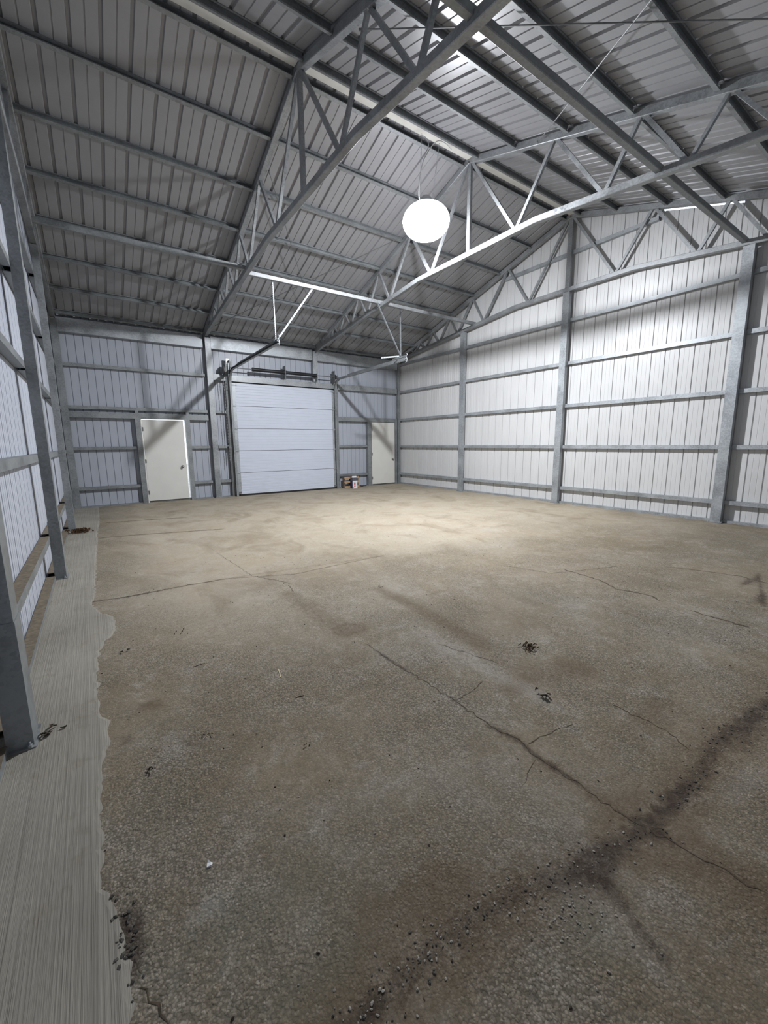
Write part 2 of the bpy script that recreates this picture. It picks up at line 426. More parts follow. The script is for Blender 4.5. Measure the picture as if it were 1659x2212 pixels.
for y0, h in ((-1, 1.5), ):
    for z in (1.3, 2.9): 
        bm = BM(); extr(bm, pchan(.09, .08), (.1, YN+.02, z), (L-.1, YN+.02, z), (0, -1, 0), (0, 0, 1)); obj('girt', bm, M['steel'], wall_front)

# ------------------------------------------------------------------ posts
def post(loc, w, d, ztop, label, face, mat='steel_light', sleeve=.62, plate=True, z0=0.0, notch=True):
    """w along the wall, d off the wall; face: unit vector from wall into the room"""
    x, y = loc; t = thing('steel_post', label, 'post', (x, y, z0), 'galvanised posts along the walls')
    F = Vector((face[0], face[1], 0)); U = Vector((-face[1], face[0], 0)); C = Vector((x, y, 0))
    bm = BM(); pr = [(v, u) for u, v in pchan(d, w, .006, .025)]
    # web faces the room
    pr = [(a, d/2-b) for a, b in pr]
    extr(bm, pr, C+Vector((0, 0, z0+.004)), C+Vector((0, 0, ztop)), U, F); obj('channel', bm, M[mat], t)
    if sleeve:
        bm = BM(); e = .004
        w2, d2 = w/2+e, d/2+e
        extr(bm, [(-w2, -d2), (-w2, d2), (w2, d2), (w2, -d2)], C+Vector((0, 0, z0+.004)), C+Vector((0, 0, sleeve)), U, F); obj('base_sleeve', bm, M['steel'], t)
    if plate:
        bm = BM(); extr(bm, pbox(w+.05, d+.03), C+Vector((0, 0, .0)), C+Vector((0, 0, .010)), U, F); obj('base_plate', bm, M['steel'], t)
        for s in (-1, 1):
            bm = BM(); q = C+U*s*(w/2+.014)+F*(d/2-.01)
            lathe(bm, [(0, .010), (.011, .010), (.011, .022), (.005, .022), (.005, .034), (0, .034)], q, 'z', 6); obj('anchor_bolt', bm, M['steel_light'], t)
    return t
xr, xl = L-.045, .045
for xx, s, nm in ((xr, 1, 'right'), (xl, -1, 'left')):
    lab = {('right', 1): 'galvanised post on the right wall, nearest the far corner', ('right', 2): 'tall galvanised post in the middle of the right wall, under the ridge',
           ('right', 3): 'large galvanised post at the right edge of the photo, beside a dark shadow',
           ('left', 1): 'galvanised post on the left wall, farthest of the three free-standing ones', ('left', 2): 'galvanised post on the left wall, second from the camera',
           ('left', 3): 'closest galvanised post, at the left edge, standing on the brushed concrete strip'}
    for k in (1, 2, 3):
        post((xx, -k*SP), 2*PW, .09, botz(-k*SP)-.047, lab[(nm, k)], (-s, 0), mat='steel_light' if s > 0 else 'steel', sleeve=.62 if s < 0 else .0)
post((.045, -.02), .13, .11, 4.05, 'grey corner post where the back wall meets the left wall', (0, -1), 'steel', .55)
post((L-.028, -.02), .095, .11, 4.05, 'grey corner post beside the narrow white door in the far right corner', (0, -1), 'steel', .8)
post((3.105, -.02), .135, .13, 4.06, 'galvanised post in the back wall left of the overhead door', (0, -1), 'truss', .62)
post((6.06, -.02), .14, .13, 4.06, 'short galvanised post standing on the header above the overhead door', (0, -1), 'steel_light', 0, False, 3.195)

# ------------------------------------------------------------------ roof trusses
TOPN = [1.60, 2.74, 3.60, 4.30, 4.88, 5.36]; BOTN = [.98, 2.33, 3.26, 4.02, 4.64, 5.15]
def truss(x, label, gable=False, king=.07):
    t = thing('roof_truss', label, 'truss', (x, YR, 4.05), 'gabled steel roof trusses')
    m = M['truss']; cw = .085
    for s in (1, -1):
        bm = BM(); A = (x, YR, topz(YR)); B = (x, YR+s*6.06, 4.11+SL*.02)
        bar(bm, A, B, cw, .095); obj('top_chord', bm, m, t)
    pts = [(x, YR+d, botz(YR+d)) for d in (-5.95, -1.34, 1.34, 5.95)]
    for A, B in zip(pts, pts[1:]):
        bm = BM(); bar(bm, A, B, .085, .085); obj('bottom_chord', bm, m, t)
    bm = BM(); extr(bm, pchan(.05, king), (x-.025, YR, botz(YR)+.04), (x-.025, YR, topz(YR)-.03), (1, 0, 0), (0, 1, 0)); obj('king_post', bm, m, t)
    for s in (1, -1):
        prev = 0.03
        seq = []
        for b_, tp in zip(BOTN, TOPN):
            seq.append((prev, b_)); seq.append((tp, b_)); prev = tp
        for (a, b_) in seq:
            off = .035 if a < b_ else -.035
            ya, yb = YR+s*(a+.03 if a < b_ else a-.03), YR+s*(b_-.025 if a < b_ else b_+.025)
            bm = BM(); A = Vector((x, ya, topz(ya)-.04)); B = Vector((x, yb, botz(yb)+.035))
            U, V = frame(A, B, (1, 0, 0)); h = .024 if a < 3.5 else .018
            extr(bm, pchan(.042, 2*h, .004, .01), A-V*.021, B-V*.021, V, U); obj('web_strut', bm, m, t)
        # heel gusset joining the chords over the wall
        bm = BM(); y0 = YR+s*6.02; y1 = YR+s*5.45
        extr(bm, [(-.004, 0), (.004, 0), (.004, 1e-3), (-.004, 1e-3)] if False else [(0, 3.99), (0, 4.16), (s*-.57, topz(YR+s*5.45)), (s*-.57, botz(YR+s*5.45)-.03)], (x-.048, y0, 0), (x-.043, y0, 0), (0, 1, 0), (0, 0, 1))
        obj('gusset_plate', bm, m, t)
    return t
truss(L/3, 'nearer dark roof truss crossing the top of the photo, left of the lamp')
truss(2*L/3, 'roof truss lit bright by the lamp, right of it')
truss(L-.045, 'gable truss standing against the right end wall', True, .10)
truss(.045, 'gable truss against the left end wall, seen edge on at the left border', True, .10)

# tie beams lying along the building on the bottom chords
def tie(x0, x1, y, z, label, mat='steel_light'):
    bm = BM(); bar(bm, (x0, y, z), (x1, y, z), .07, .075)
    o = obj('tie_beam', bm, M[mat]); o['label'] = label; o['category'] = 'beam'; return o
tie(0.0, L/3-.02, -3.62, 4.505, 'dull long tie beam under the left bay of the ceiling', 'steel')
tie(L/3+.02, L, -3.42, 4.515, 'bright long tie beam carrying the overhead door track hangers', 'truss')
tie(-.03, L, -9.06, 4.455, 'dark long tie beam running diagonally through the upper right of the photo', 'steel')

# bracing rods
def rod(A, B, label):
    bm = BM(); tube(bm, [A, B], .0065, 6); t = obj('brace_rod', bm, M['steel_dark']); t['label'] = label; t['category'] = 'rod'; t['group'] = 'thin crossed bracing rods'
    d = (Vector(B)-Vector(A)).normalized()
    for q, s in ((Vector(A), 1), (Vector(B), -1)):
        t2 = BM(); tube(t2, [q, q+d*s*.06], .013, 6); obj('end_nut', t2, M['steel_dark'], t)
def rz(y): return roofz(y)-.14
rod((L/3+.06, -4.75, rz(-4.75)), (2*L/3-.06, -.5, rz(-.5)), 'thin bracing rod falling to the right behind the door track hangers')
rod((L/3+.06, -.5, rz(-.5)), (2*L/3-.06, -4.6, rz(-4.6)), 'thin bracing rod rising to the right behind the lamp')
rod((L/3+.06, -7.4, rz(-7.4)), (2*L/3-.02, -11.4, rz(-11.4)), 'thin bracing rod running level across the top right corner')
rod((2*L/3-.1, -7.45, rz(-7.45)), (L/3+.06, -11.5, rz(-11.5)), 'thin bracing rod rising diagonally toward the top right of the photo')

# ------------------------------------------------------------------ lamp
def lamp():
    x, y, z = LAMP_POS
    t = thing('hanging_lamp', 'glaring round high bay lamp hung on chains from the ridge', 'lamp', (x, y, z))
    m, nt, b = newmat('lamp_glare_shell'); nt.nodes.remove(b)
    e = nd(nt, 'ShaderNodeEmission'); e.inputs[0].default_value = (.93, .94, 1, 1); e.inputs[1].default_value = 38
    tr = nd(nt, 'ShaderNodeBsdfTransparent')
    gp = nd(nt, 'ShaderNodeNewGeometry'); sx = nd(nt, 'ShaderNodeSeparateXYZ'); nt.links.new(gp.outputs['Position'], sx.inputs[0])
    zr = nd(nt, 'ShaderNodeMapRange'); zr.inputs[1].default_value = z-.27; zr.inputs[2].default_value = z+.27; nt.links.new(sx.outputs[2], zr.inputs[0])
    # glow shell added at the size of the glare; passes light mostly down
    rp = ramp(nt, [(p, (v, v, v)) for p, v in ((0, 1), (.1, .85), (.2, .66), (.3, .53), (.4, .37), (.5, .20), (.6, .10), (.72, .03), (.8, .010), (1, .003))])
    nt.links.new(zr.outputs[0], rp.inputs[0]); nt.links.new(rp.outputs[0], tr.inputs[0])
    mx = nd(nt, 'ShaderNodeMixShader'); mx.inputs[0].default_value = .45
    nt.links.new(tr.outputs[0], mx.inputs[1]); nt.links.new(e.outputs[0], mx.inputs[2]); nt.links.new(mx.outputs[0], nt.nodes['Material Output'].inputs[0])
    bm = BM(); prof = [(0, -.27)]+[(.37*math.sin(a), -.26*math.cos(a)) for a in [math.pi*k/14 for k in range(1, 13)]]
    lathe(bm, prof, (x, y, z-.01), 'z', 40); obj('glare_shell', bm, m, t, True)
    bm = BM(); lathe(bm, [(0, .34), (.07, .34), (.09, .31), (.11, .26), (.175, .235), (.178, .212), (0, .212)], (x, y, z), 'z', 24); obj('housing', bm, M['steel_light'], t, True)
    ld = bpy.data.lights.new('lamp_source', 'POINT'); ld.energy = LAMP_W; ld.shadow_soft_size = .07; ld.color = (.92, .95, 1.0)
    lo = bpy.data.objects.new('lamp_source', ld); COL.objects.link(lo); lo.parent = t; lo.location = (0, 0, -.02)
    # chains
    for xe, xt in ((x-.12, 5.03), (x+.12, 5.39)):
        bm = BM(); A = Vector((xe, y, z+.26)); B = Vector((xt, y-.02, roofz(YR)-.09)); n = 26
        for i in range(n):
            c = A.lerp(B, (i+.5)/n); d = (B-A)/n
            v = Vector((0, 1, 0)) if i % 2 else Vector((1, 0, 0))
            h = d*.62; wv = v*.009
            loop = [c-h+wv*.5, c-h*.5+wv, c+h*.5+wv, c+h+wv*.5, c+h-wv*.5, c+h*.5-wv, c-h*.5-wv, c-h-wv*.5]
            tube(bm, loop+[loop[0]], .0022, 4)
        obj('chain', bm, M['steel_light'], t)
    # power cord: loops from the ridge and sags back down to the lamp
    P = [(4.93, YR+.02, 6.0), (5.03, YR-.1, 5.93), (5.06, YR-.15, 5.80), (4.98, YR-.15, 5.62), (4.93, YR-.12, 5.40), (4.92, YR-.1, 5.22), (4.97, YR-.05, 5.10), (5.08, YR, 5.12)]
    Q = [(5.62, YR-.05, 6.0), (5.48, YR-.1, 5.99), (5.33, YR-.13, 5.97), (5.2, YR-.15, 5.90), (5.08, YR-.15, 5.76), (4.985, YR-.15, 5.6)]
    for pp in (P, Q):
        bm = BM(); tube(bm, smooth_path(pp, 5), .007, 6); obj('power_cord', bm, M['cable'], t, True)
def smooth_path(p, n):
    p = [Vector(q) for q in p]; out = []
    for i in range(len(p)-1):
        a, b, c, d = p[max(i-1, 0)], p[i], p[i+1], p[min(i+2, len(p)-1)]
        for k in range(n):
            t = k/n; out.append(.5*((2*b)+(c-a)*t+(2*a-5*b+4*c-d)*t*t+(3*b-a-3*c+d)*t**3))
    return out+[p[-1]]
lamp()

# ------------------------------------------------------------------ hinged doors
def hinged(name, x0, x1, zt, gap_r, gap_t, jx, label, hinge_side):
    t = struct(name, (x0, 0, 0)); t['label'] = label
    bm = BM()   # pale steel frame lining
    y0, y1 = -.035, .09
    box(bm, x0, x0+.022, y0, y1, .0, zt); 
    obj('door_frame', bm, M['white_door'], t)
    bm = BM(); box(bm, x0, x1, .0, .09, 0, .05); obj('threshold', bm, M['steel_dark'], t)
    bm = BM(); sx0, sx1 = x0+.028, x1-gap_r
    box(bm, sx0, sx1, -.03, .015, .045, zt-gap_t)
    bmesh.ops.bevel(bm, geom=bm.edges[:], offset=.003, segments=1, affect='EDGES')
    obj('door_slab', bm, M['white_door'], t)
    kx = sx1-.095; zk = .93 if True else 0
    bm = BM(); lathe(bm, [(0, 0), (.034, 0), (.034, -.008), (.014, -.014), (.012, -.036), (.026, -.046), (.030, -.058), (.024, -.072), (0, -.076)], (kx, -.031, zk-.07), 'y', 20)
    obj('door_knob', bm, M['knob'], t, True)
    bm = BM(); box(bm, sx1-.004, sx1+.003, -.024, .006, zk-.11, zk-.03); obj('latch_plate', bm, M['knob'], t)
    for z in (.25, zt/2, zt-.25):
        bm = BM(); tube(bm, [(sx0-.004, -.038, z-.05), (sx0-.004, -.038, z+.05)], .008, 8); box(bm, sx0-.004, sx0+.02, -.033, -.029, z-.045, z+.045)
        obj('hinge', bm, M['steel_dark'], t)
hinged('door_1', 1.455, 2.435, 2.03, .052, .026, 0, 'plain white door ajar in the back wall, daylight leaking round its edge', 'l')
hinged('door_2', 8.02, 8.985, 2.09, .006, .006, 0, 'plain white closed door in the far right corner of the back wall', 'l')
bm = BM(); box(bm, 8.02, 8.99, .05, .09, .02, 2.09); obj('weather_panel', bm, M['sheet_back'], bpy.data.objects['door_2'])

# ------------------------------------------------------------------ overhead door
def overhead():
    t = struct('door_3', (5.13, -.1, 0)); t['label'] = 'wide white sectional overhead door of five ribbed sections'
    x0, x1 = 3.70, 6.565
    for k in range(5):
        z0 = .05+k*.592; z1 = z0+.582; prof = [(-.10, z0), ]
        n = 8
        for i in range(1, n):
            zz = z0+(z1-z0)*i/n
            prof += [(-.10, zz-.006), (-.0968, zz), (-.10, zz+.006)]
        prof += [(-.10, z1), (-.055, z1), (-.055, z0)]
        bm = BM(); extr(bm, prof, (x0, 0, 0), (x1, 0, 0), (0, 1, 0), (0, 0, 1)); s = obj('door_section', bm, M['overhead'], t)
        for a, b in ((x0-.085, x0+.004), (x1-.004, x1+.06)):
            bm = BM(); box(bm, a, b, -.103, -.052, z0+.002, z1-.002); obj('end_stile', bm, M['steel_light'], s)
    for k in range(6):
        z = .10 if k == 0 else .045+k*.592-(.06 if k == 5 else 0)
        for a, d in ((x0-.045, -1), (x1+.035, 1)):
            bm = BM(); box(bm, a-.035, a+.035, -.118, -.103, z-.022, z+.022)
            lathe(bm, [(0, 0), (.02, 0), (.02, .02), (0, .02)], (a+d*.05-.01, -.13, z), 'x', 10)
            tube(bm, [(a, -.13, z), (a+d*.055, -.13, z)], .006, 6)
            if k == 5: box(bm, a-d*.0-.11*(d > 0), a+.11*(d < 0), -.125, -.119, z+.004, z+.010); box(bm, a-.09*(d > 0), a+.09*(d < 0), -.125, -.119, z-.016, z-.010)
            obj('roller_hinge', bm, M['steel_light' if k else 'steel_dark'], t)
    bm = BM(); extr(bm, [(-.10, .05), (-.055, .05), (-.06, .006), (-.078, .0), (-.098, .004)], (x0-.04, 0, 0), (x1+.04, 0, 0), (0, 1, 0), (0, 0, 1)); obj('bottom_seal', bm, M['black'], t)
    bm = BM(); box(bm, 3.58, 6.68, .03, .06, 0, 3.06); obj('outer_backing', bm, M['steel_dark'], t)
overhead()
def track(x, label, side):
    t = thing('door_track', label, 'rail', (x, -.14, 0))
    R = .32; zt = 3.30; ye = -3.62
    path = [(x, -.14, .0), (x, -.14, zt-R)]
    for k in range(1, 9):
        a = math.pi/2*k/8; path.append((x, -.14-R+R*math.cos(a), zt-R+R*math.sin(a)))
    path.append((x, ye, zt+.02))
    # J-shaped rail section swept along the path
    sec = [(-.026, -.028), (.026, -.028), (.026, .028), (.018, .028), (.018, -.020), (-.018, -.020), (-.018, .028), (-.026, .028)]
    bm = BM(); rings = []
    for i, p in enumerate(path):
        a = Vector(path[max(i-1, 0)]); b = Vector(path[min(i+1, len(path)-1)]); d = (b-a).normalized()
        U = Vector((side, 0, 0)); V = U.cross(d).normalized()
        rings.append([bm.verts.new(Vector(p)+V*u+U*v) for u, v in sec])
    for a, b in zip(rings, rings[1:]):
        for k in range(8): bm.faces.new((a[k], a[(k+1) % 8], b[(k+1) % 8], b[k]))
    bm.faces.new(rings[0][::-1]); bm.faces.new(rings[-1]); obj('rail', bm, M['steel'], t)
    for z in (.4, 1.1, 1.8, 2.5):
        bm = BM(); box(bm, x-.02, x+.02, -.11, -.06, z-.03, z+.03); obj('wall_bracket', bm, M['steel_light'], t)
    bm = BM(); box(bm, x-.03*side, x+.005, -.5, -.05, 3.20, 3.262) if False else None
    bm.free()
    # angle iron along the horizontal run, end stop and bumper
    bm = BM(); U = (side, 0, 0); extr(bm, [(0, 0), (.034, 0), (.034, .004), (.004, .004), (.004, .036), (0, .036)], (x-.0, -.9, zt+.03), (x, ye+.02, zt+.05), U, (0, 0, 1)); obj('stiffening_angle', bm, M['steel'], t)
    bm = BM(); tube(bm, smooth_path([(x, ye+.02, zt-.05), (x, ye-.03, zt-.03), (x, ye-.04, zt+.03), (x, ye-.02, zt+.09), (x, ye-.05, zt+.13), (x, ye-.02, zt+.15)], 4), .009, 6); obj('end_hook', bm, M['steel_light'], t, True)
    return t
track(3.575, 'left overhead door track curving into its horizontal run, dark against the wall', -1)
track(6.665, 'right overhead door track curving into its horizontal run near the corner', 1)

def perforated(bm, A, B, U, w, th=.003, pitch=.038):
    """slotted strip from A to B, wide along U, with real slots"""
    A = Vector(A); B = Vector(B); U = Vector(U).normalized(); d = (B-A); n = max(2, int(d.length/pitch)); d /= n; N = d.normalized().cross(U)*th
    us = (0, .34, .66, 1); ts = (0, .3, .7)
    for s in (0, 1):
        g = {}
        for i in range(n):
            for j, tt in enumerate(ts):
                for k, u in enumerate(us): g[(i*3+j, k)] = bm.verts.new(A+d*(i+tt)+U*w*u+N*s)
        for k, u in enumerate(us): g[(n*3, k)] = bm.verts.new(A+d*n+U*w*u+N*s)
        for i in range(n*3):
            for k in range(3):
                if i % 3 == 1 and k == 1: continue
                bm.faces.new((g[(i, k)], g[(i, k+1)], g[(i+1, k+1)], g[(i+1, k)]))
def hanger(x, xd, label, side):
    t = thing('track_hanger', label, 'bracket', (x, -3.42, 3.4))
    top = (x-.01, -3.38, 4.48); low = (x, -3.38, 3.36)
    bm = BM(); perforated(bm, low, top, (1, 0, 0), .034); perforated(bm, low, top, (0, -1, 0), .034); obj('vertical_strut', bm, M['steel_light'], t)
    bm = BM(); A = Vector((x+.01, -3.39, 3.40)); B = Vector((xd, -3.43, 4.49)); U = Vector((1, 0, 0)); U = U-(B-A).normalized()*U.dot((B-A).normalized())
    perforated(bm, A, B, U, .036); perforated(bm, A, B, (0, -1, 0), .034); obj('diagonal_strut', bm, M['steel_light'], t)
    bm = BM(); perforated(bm, (x-.02*side, -3.1, 3.385), (x-.02*side, -3.66, 3.385), (0, 0, 1), .035); obj('cross_angle', bm, M['steel'], t)
    bm = BM(); lathe(bm, [(0, 0), (.014, 0), (.014, .012), (0, .012)], (x-.03, -3.4, 3.40), 'x', 6); lathe(bm, [(0, 0), (.014, 0), (.014, .012), (0, .012)], (x+.02, -3.4, 3.42), 'x', 6); obj('bolt', bm, M['steel_light'], t)
hanger(3.60, 4.40, 'bright slotted V shaped hanger holding the left door track', -1)
hanger(6.68, 5.98, 'slotted V shaped hanger holding the right door track', 1)
# loose arm on the right track end
bm = BM(); perforated(bm, (6.60, -3.45, 3.40), (6.22, -3.25, 3.36), (0, 0, 1), .03); obj('side_arm', bm, M['steel'], bpy.data.objects['track_hanger.001'])

def springs():
    Y, Z = -.20, 3.365
    t = thing('torsion_spring_shaft', 'black torsion springs on a steel shaft above the overhead door', 'spring', (5.1, Y, Z))
    bm = BM(); tube(bm, [(3.50, Y, Z), (6.76, Y, Z)], .013, 10); obj('shaft', bm, M['steel_light'], t, True)
    for a, b in ((4.17, 5.03), (5.09, 6.0)):
        n = 88; prof = [(0.014, 0)]
        for i in range(n):
            h = (b-a)*i/n; q = (b-a)/n; prof += [(.040, h), (.047, h+q*.5)]
        prof += [(.040, b-a), (.014, b-a)]
        bm = BM(); lathe(bm, prof, (a, Y, Z), 'x', 14); obj('spring', bm, M['spring'], t, True)
        for q in (a, b):
            bm = BM(); lathe(bm, [(.014, -.02), (.05, -.02), (.055, .02), (.014, .02)], (q, Y, Z), 'x', 14); obj('spring_cone', bm, M['spring'], t)
    for x, dk in ((3.56, 1), (5.06, 0), (6.03, 0), (6.60, 1)):
        bm = BM(); box(bm, x-.005, x+.005, -.26, -.07, 3.19, 3.54 if x != 6.03 else 3.42)
        box(bm, x-.005, x+.075, -.078, -.070, 3.19, 3.54 if x != 6.03 else 3.30); obj('bearing_plate', bm, M['steel_dark' if dk else 'steel'], t)
    for x in (3.50, 6.68):
        bm = BM(); lathe(bm, [(.014, -.035), (.075, -.035), (.055, -.02), (.05, .02), (.06, .035), (.014, .035)], (x, Y, Z), 'x', 18); obj('cable_drum', bm, M['steel_dark'], t)
    for x in (3.50, 6.68):
        bm = BM(); tube(bm, [(x, Y-.05, Z), (x+.02*(-1 if x > 5 else 1), -.135, .12)], .0025, 5); obj('lift_cable', bm, M['steel_dark'], t)
springs()
def hoist():
    t = thing('chain_hoist', 'dark chain hoist with hanging hand chain at the upper left corner of the overhead door', 'hoist', (3.42, -.2, 3.25))
    bm = BM(); lathe(bm, [(0, -.02), (.10, -.02), (.10, -.01), (.085, 0), (.10, .01), (.10, .02), (0, .02)], (3.42, -.2, 3.30), 'x', 20); obj('chain_wheel', bm, M['steel_dark'], t)
    bm = BM(); box(bm, 3.44, 3.49, -.27, -.08, 3.17, 3.44); obj('gear_housing', bm, M['steel_dark'], t)
    bm = BM(); box(bm, 3.50, 3.60, -.12, -.07, 3.38, 3.60); bmesh.ops.bevel(bm, geom=bm.edges[:], offset=.006, segments=1, affect='EDGES'); obj('mounting_pad', bm, M['cap_white'], t)
    bm = BM(); box(bm, 3.50, 3.515, -.31, -.28, 3.15, 3.45); obj('chain_guide', bm, M['steel_light'], t)
    bm = BM()
    for y in (-.295, -.105):
        n = 62; zb = .95
        for i in range(n):
            z = 3.28-(3.28-zb)*i/n; h = (3.28-zb)/n
            xx = 3.42+.004*math.sin(i*.5)+.03*i/n
            if i % 2: box(bm, xx-.003, xx+.003, y-.008, y+.008, z-h*1.1, z)
            else: box(bm, xx-.008, xx+.008, y-.003, y+.003, z-h*1.1, z)
    o = obj('hand_chain', bm, M['steel_dark'], t, kind='stuff')
    bm = BM(); box(bm, 3.44, 3.48, -.12, -.02, 1.30, 1.36); obj('chain_keeper', bm, M['steel_dark'], t)
    bm = BM(); tube(bm, [(3.50, -.10, 3.14), (3.505, -.085, 2.8)], .018, 8); obj('bright_conduit', bm, M['steel_light'], t, True)
hoist()

# ------------------------------------------------------------------ pallet and box by the wall
def pallet():
    x0, x1, y0 = 6.84, 7.36, -.16
    t = thing('wooden_pallet', 'small wooden pallet on its side against the wall under the girt', 'pallet', ((x0+x1)/2, y0, 0))
    for z in (.012, .165, .30):
        bm = BM(); box(bm, x0+.0, x1, y0-.115, y0-.10, z, z+.062); obj('slat', bm, M['wood'], t)
    for z in (.03, .19, .31):
        bm = BM(); box(bm, x0+.01, x1-.01, y0+.03, y0+.045, z, z+.05); obj('slat', bm, M['wood_old'], t)
    for x in (x0+.0, x0+.24, x1-.035):
        bm = BM(); box(bm, x, x+.035, y0-.10, y0+.03, .0, .365); obj('stringer', bm, M['wood_old'], t)
pallet()
def carton():
    x0, x1, y0, y1, h = 7.02, 7.19, -.46, -.32, .345
    t = thing('extinguisher_carton', 'small printed carton picturing a red fire extinguisher, in front of the pallet', 'box', ((x0+x1)/2, (y0+y1)/2, 0))
    bm = BM(); box(bm, x0, x1, y0, y1, 0, h); o = obj('carton', bm, [M['card_white'], M['card_blue'], M['card_grey']], t)
    for p in o.data.polygons:
        if p.normal.x < -.5: p.material_index = 1
    bm = BM(); box(bm, x0+.005, x1-.005, y0+.04, y0+.045, h, h+.045); obj('open_flap', bm, M['card_white'], t)
    bm = BM(); box(bm, x0-.0008, x1+.0008, y0-.0008, y1, h-.10, h-.002); obj('dark_printed_band', bm, M['card_grey'], t)
    bm = BM()       # printed picture of an extinguisher, flat on the front face
    y = y0-.0015; cx = x0+.075
    def poly(pts): bm.faces.new([bm.verts.new((cx+a, y, b)) for a, b in pts])
    poly([(-.026, .045), (.026, .045), (.026, .155), (.018, .178), (.008, .188), (-.008, .188), (-.018, .178), (-.026, .155)])
    obj('red_extinguisher_print', bm, M['ext_red'], t)
    bm = BM()
    y = y0-.0020
    poly([(-.017, .075), (.017, .075), (.017, .125), (-.017, .125)]); obj('label_print', bm, M['card_white'], t)
    bm = BM(); y = y0-.0022
    for a, b, c, d in ((-.012, .012, .112, .118), (-.012, .010, .098, .102), (-.012, .006, .086, .090), (-.062, -.04, .03, .06), (-.028, -.004, .192, .200), (.004, .028, .198, .204)):
        poly([(a, c), (b, c), (b, d), (a, d)])
    obj('small_print', bm, M['card_grey'], t)
carton()

# ------------------------------------------------------------------ floor slab
floor = struct('floor')
def blob(X, Y, x, y, rx, ry, a=1.0, rot=0):
    c, s = math.cos(rot), math.sin(rot); dx = X-x; dy = Y-y
    u = (dx*c+dy*s)/rx; v = (-dx*s+dy*c)/ry
    return a*np.exp(-(u*u+v*v))
def polyd(X, Y, pts, w, a=1.0):
    out = np.zeros_like(X)
    for (x0, y0), (x1, y1) in zip(pts, pts[1:]):
        dx, dy = x1-x0, y1-y0; l2 = dx*dx+dy*dy+1e-9
        t = np.clip(((X-x0)*dx+(Y-y0)*dy)/l2, 0, 1)
        d2 = (X-x0-t*dx)**2+(Y-y0-t*dy)**2
        out = np.maximum(out, a*np.exp(-d2/(w*w)))
    return out
JOINT = [(1.64, -5.74), (1.687, -6.6), (1.724, -7.28), (1.80, -8.2), (1.903, -9.27), (1.906, -9.49), (1.93, -9.88), (1.948, -10.11), (1.942, -10.36), (1.973, -10.5), (1.955, -10.62), (1.964, -10.77), (1.96, -10.9), (1.98, -11.06)]
JOINT2 = [(1.98, -11.06), (2.0, -11.2), (2.045, -11.38)]
DARKB = [(1.98, -11.05), (1.713, -11.02), (1.495, -10.955), (1.311, -10.906), (1.157, -10.885), (1.034, -10.889), (.887, -10.886), (.80, -10.89)]
DARKR = [(3.5, -11.11), (3.289, -11.103), (2.923, -11.066), (2.678, -11.046), (2.42, -11.08), (1.98, -11.06)]
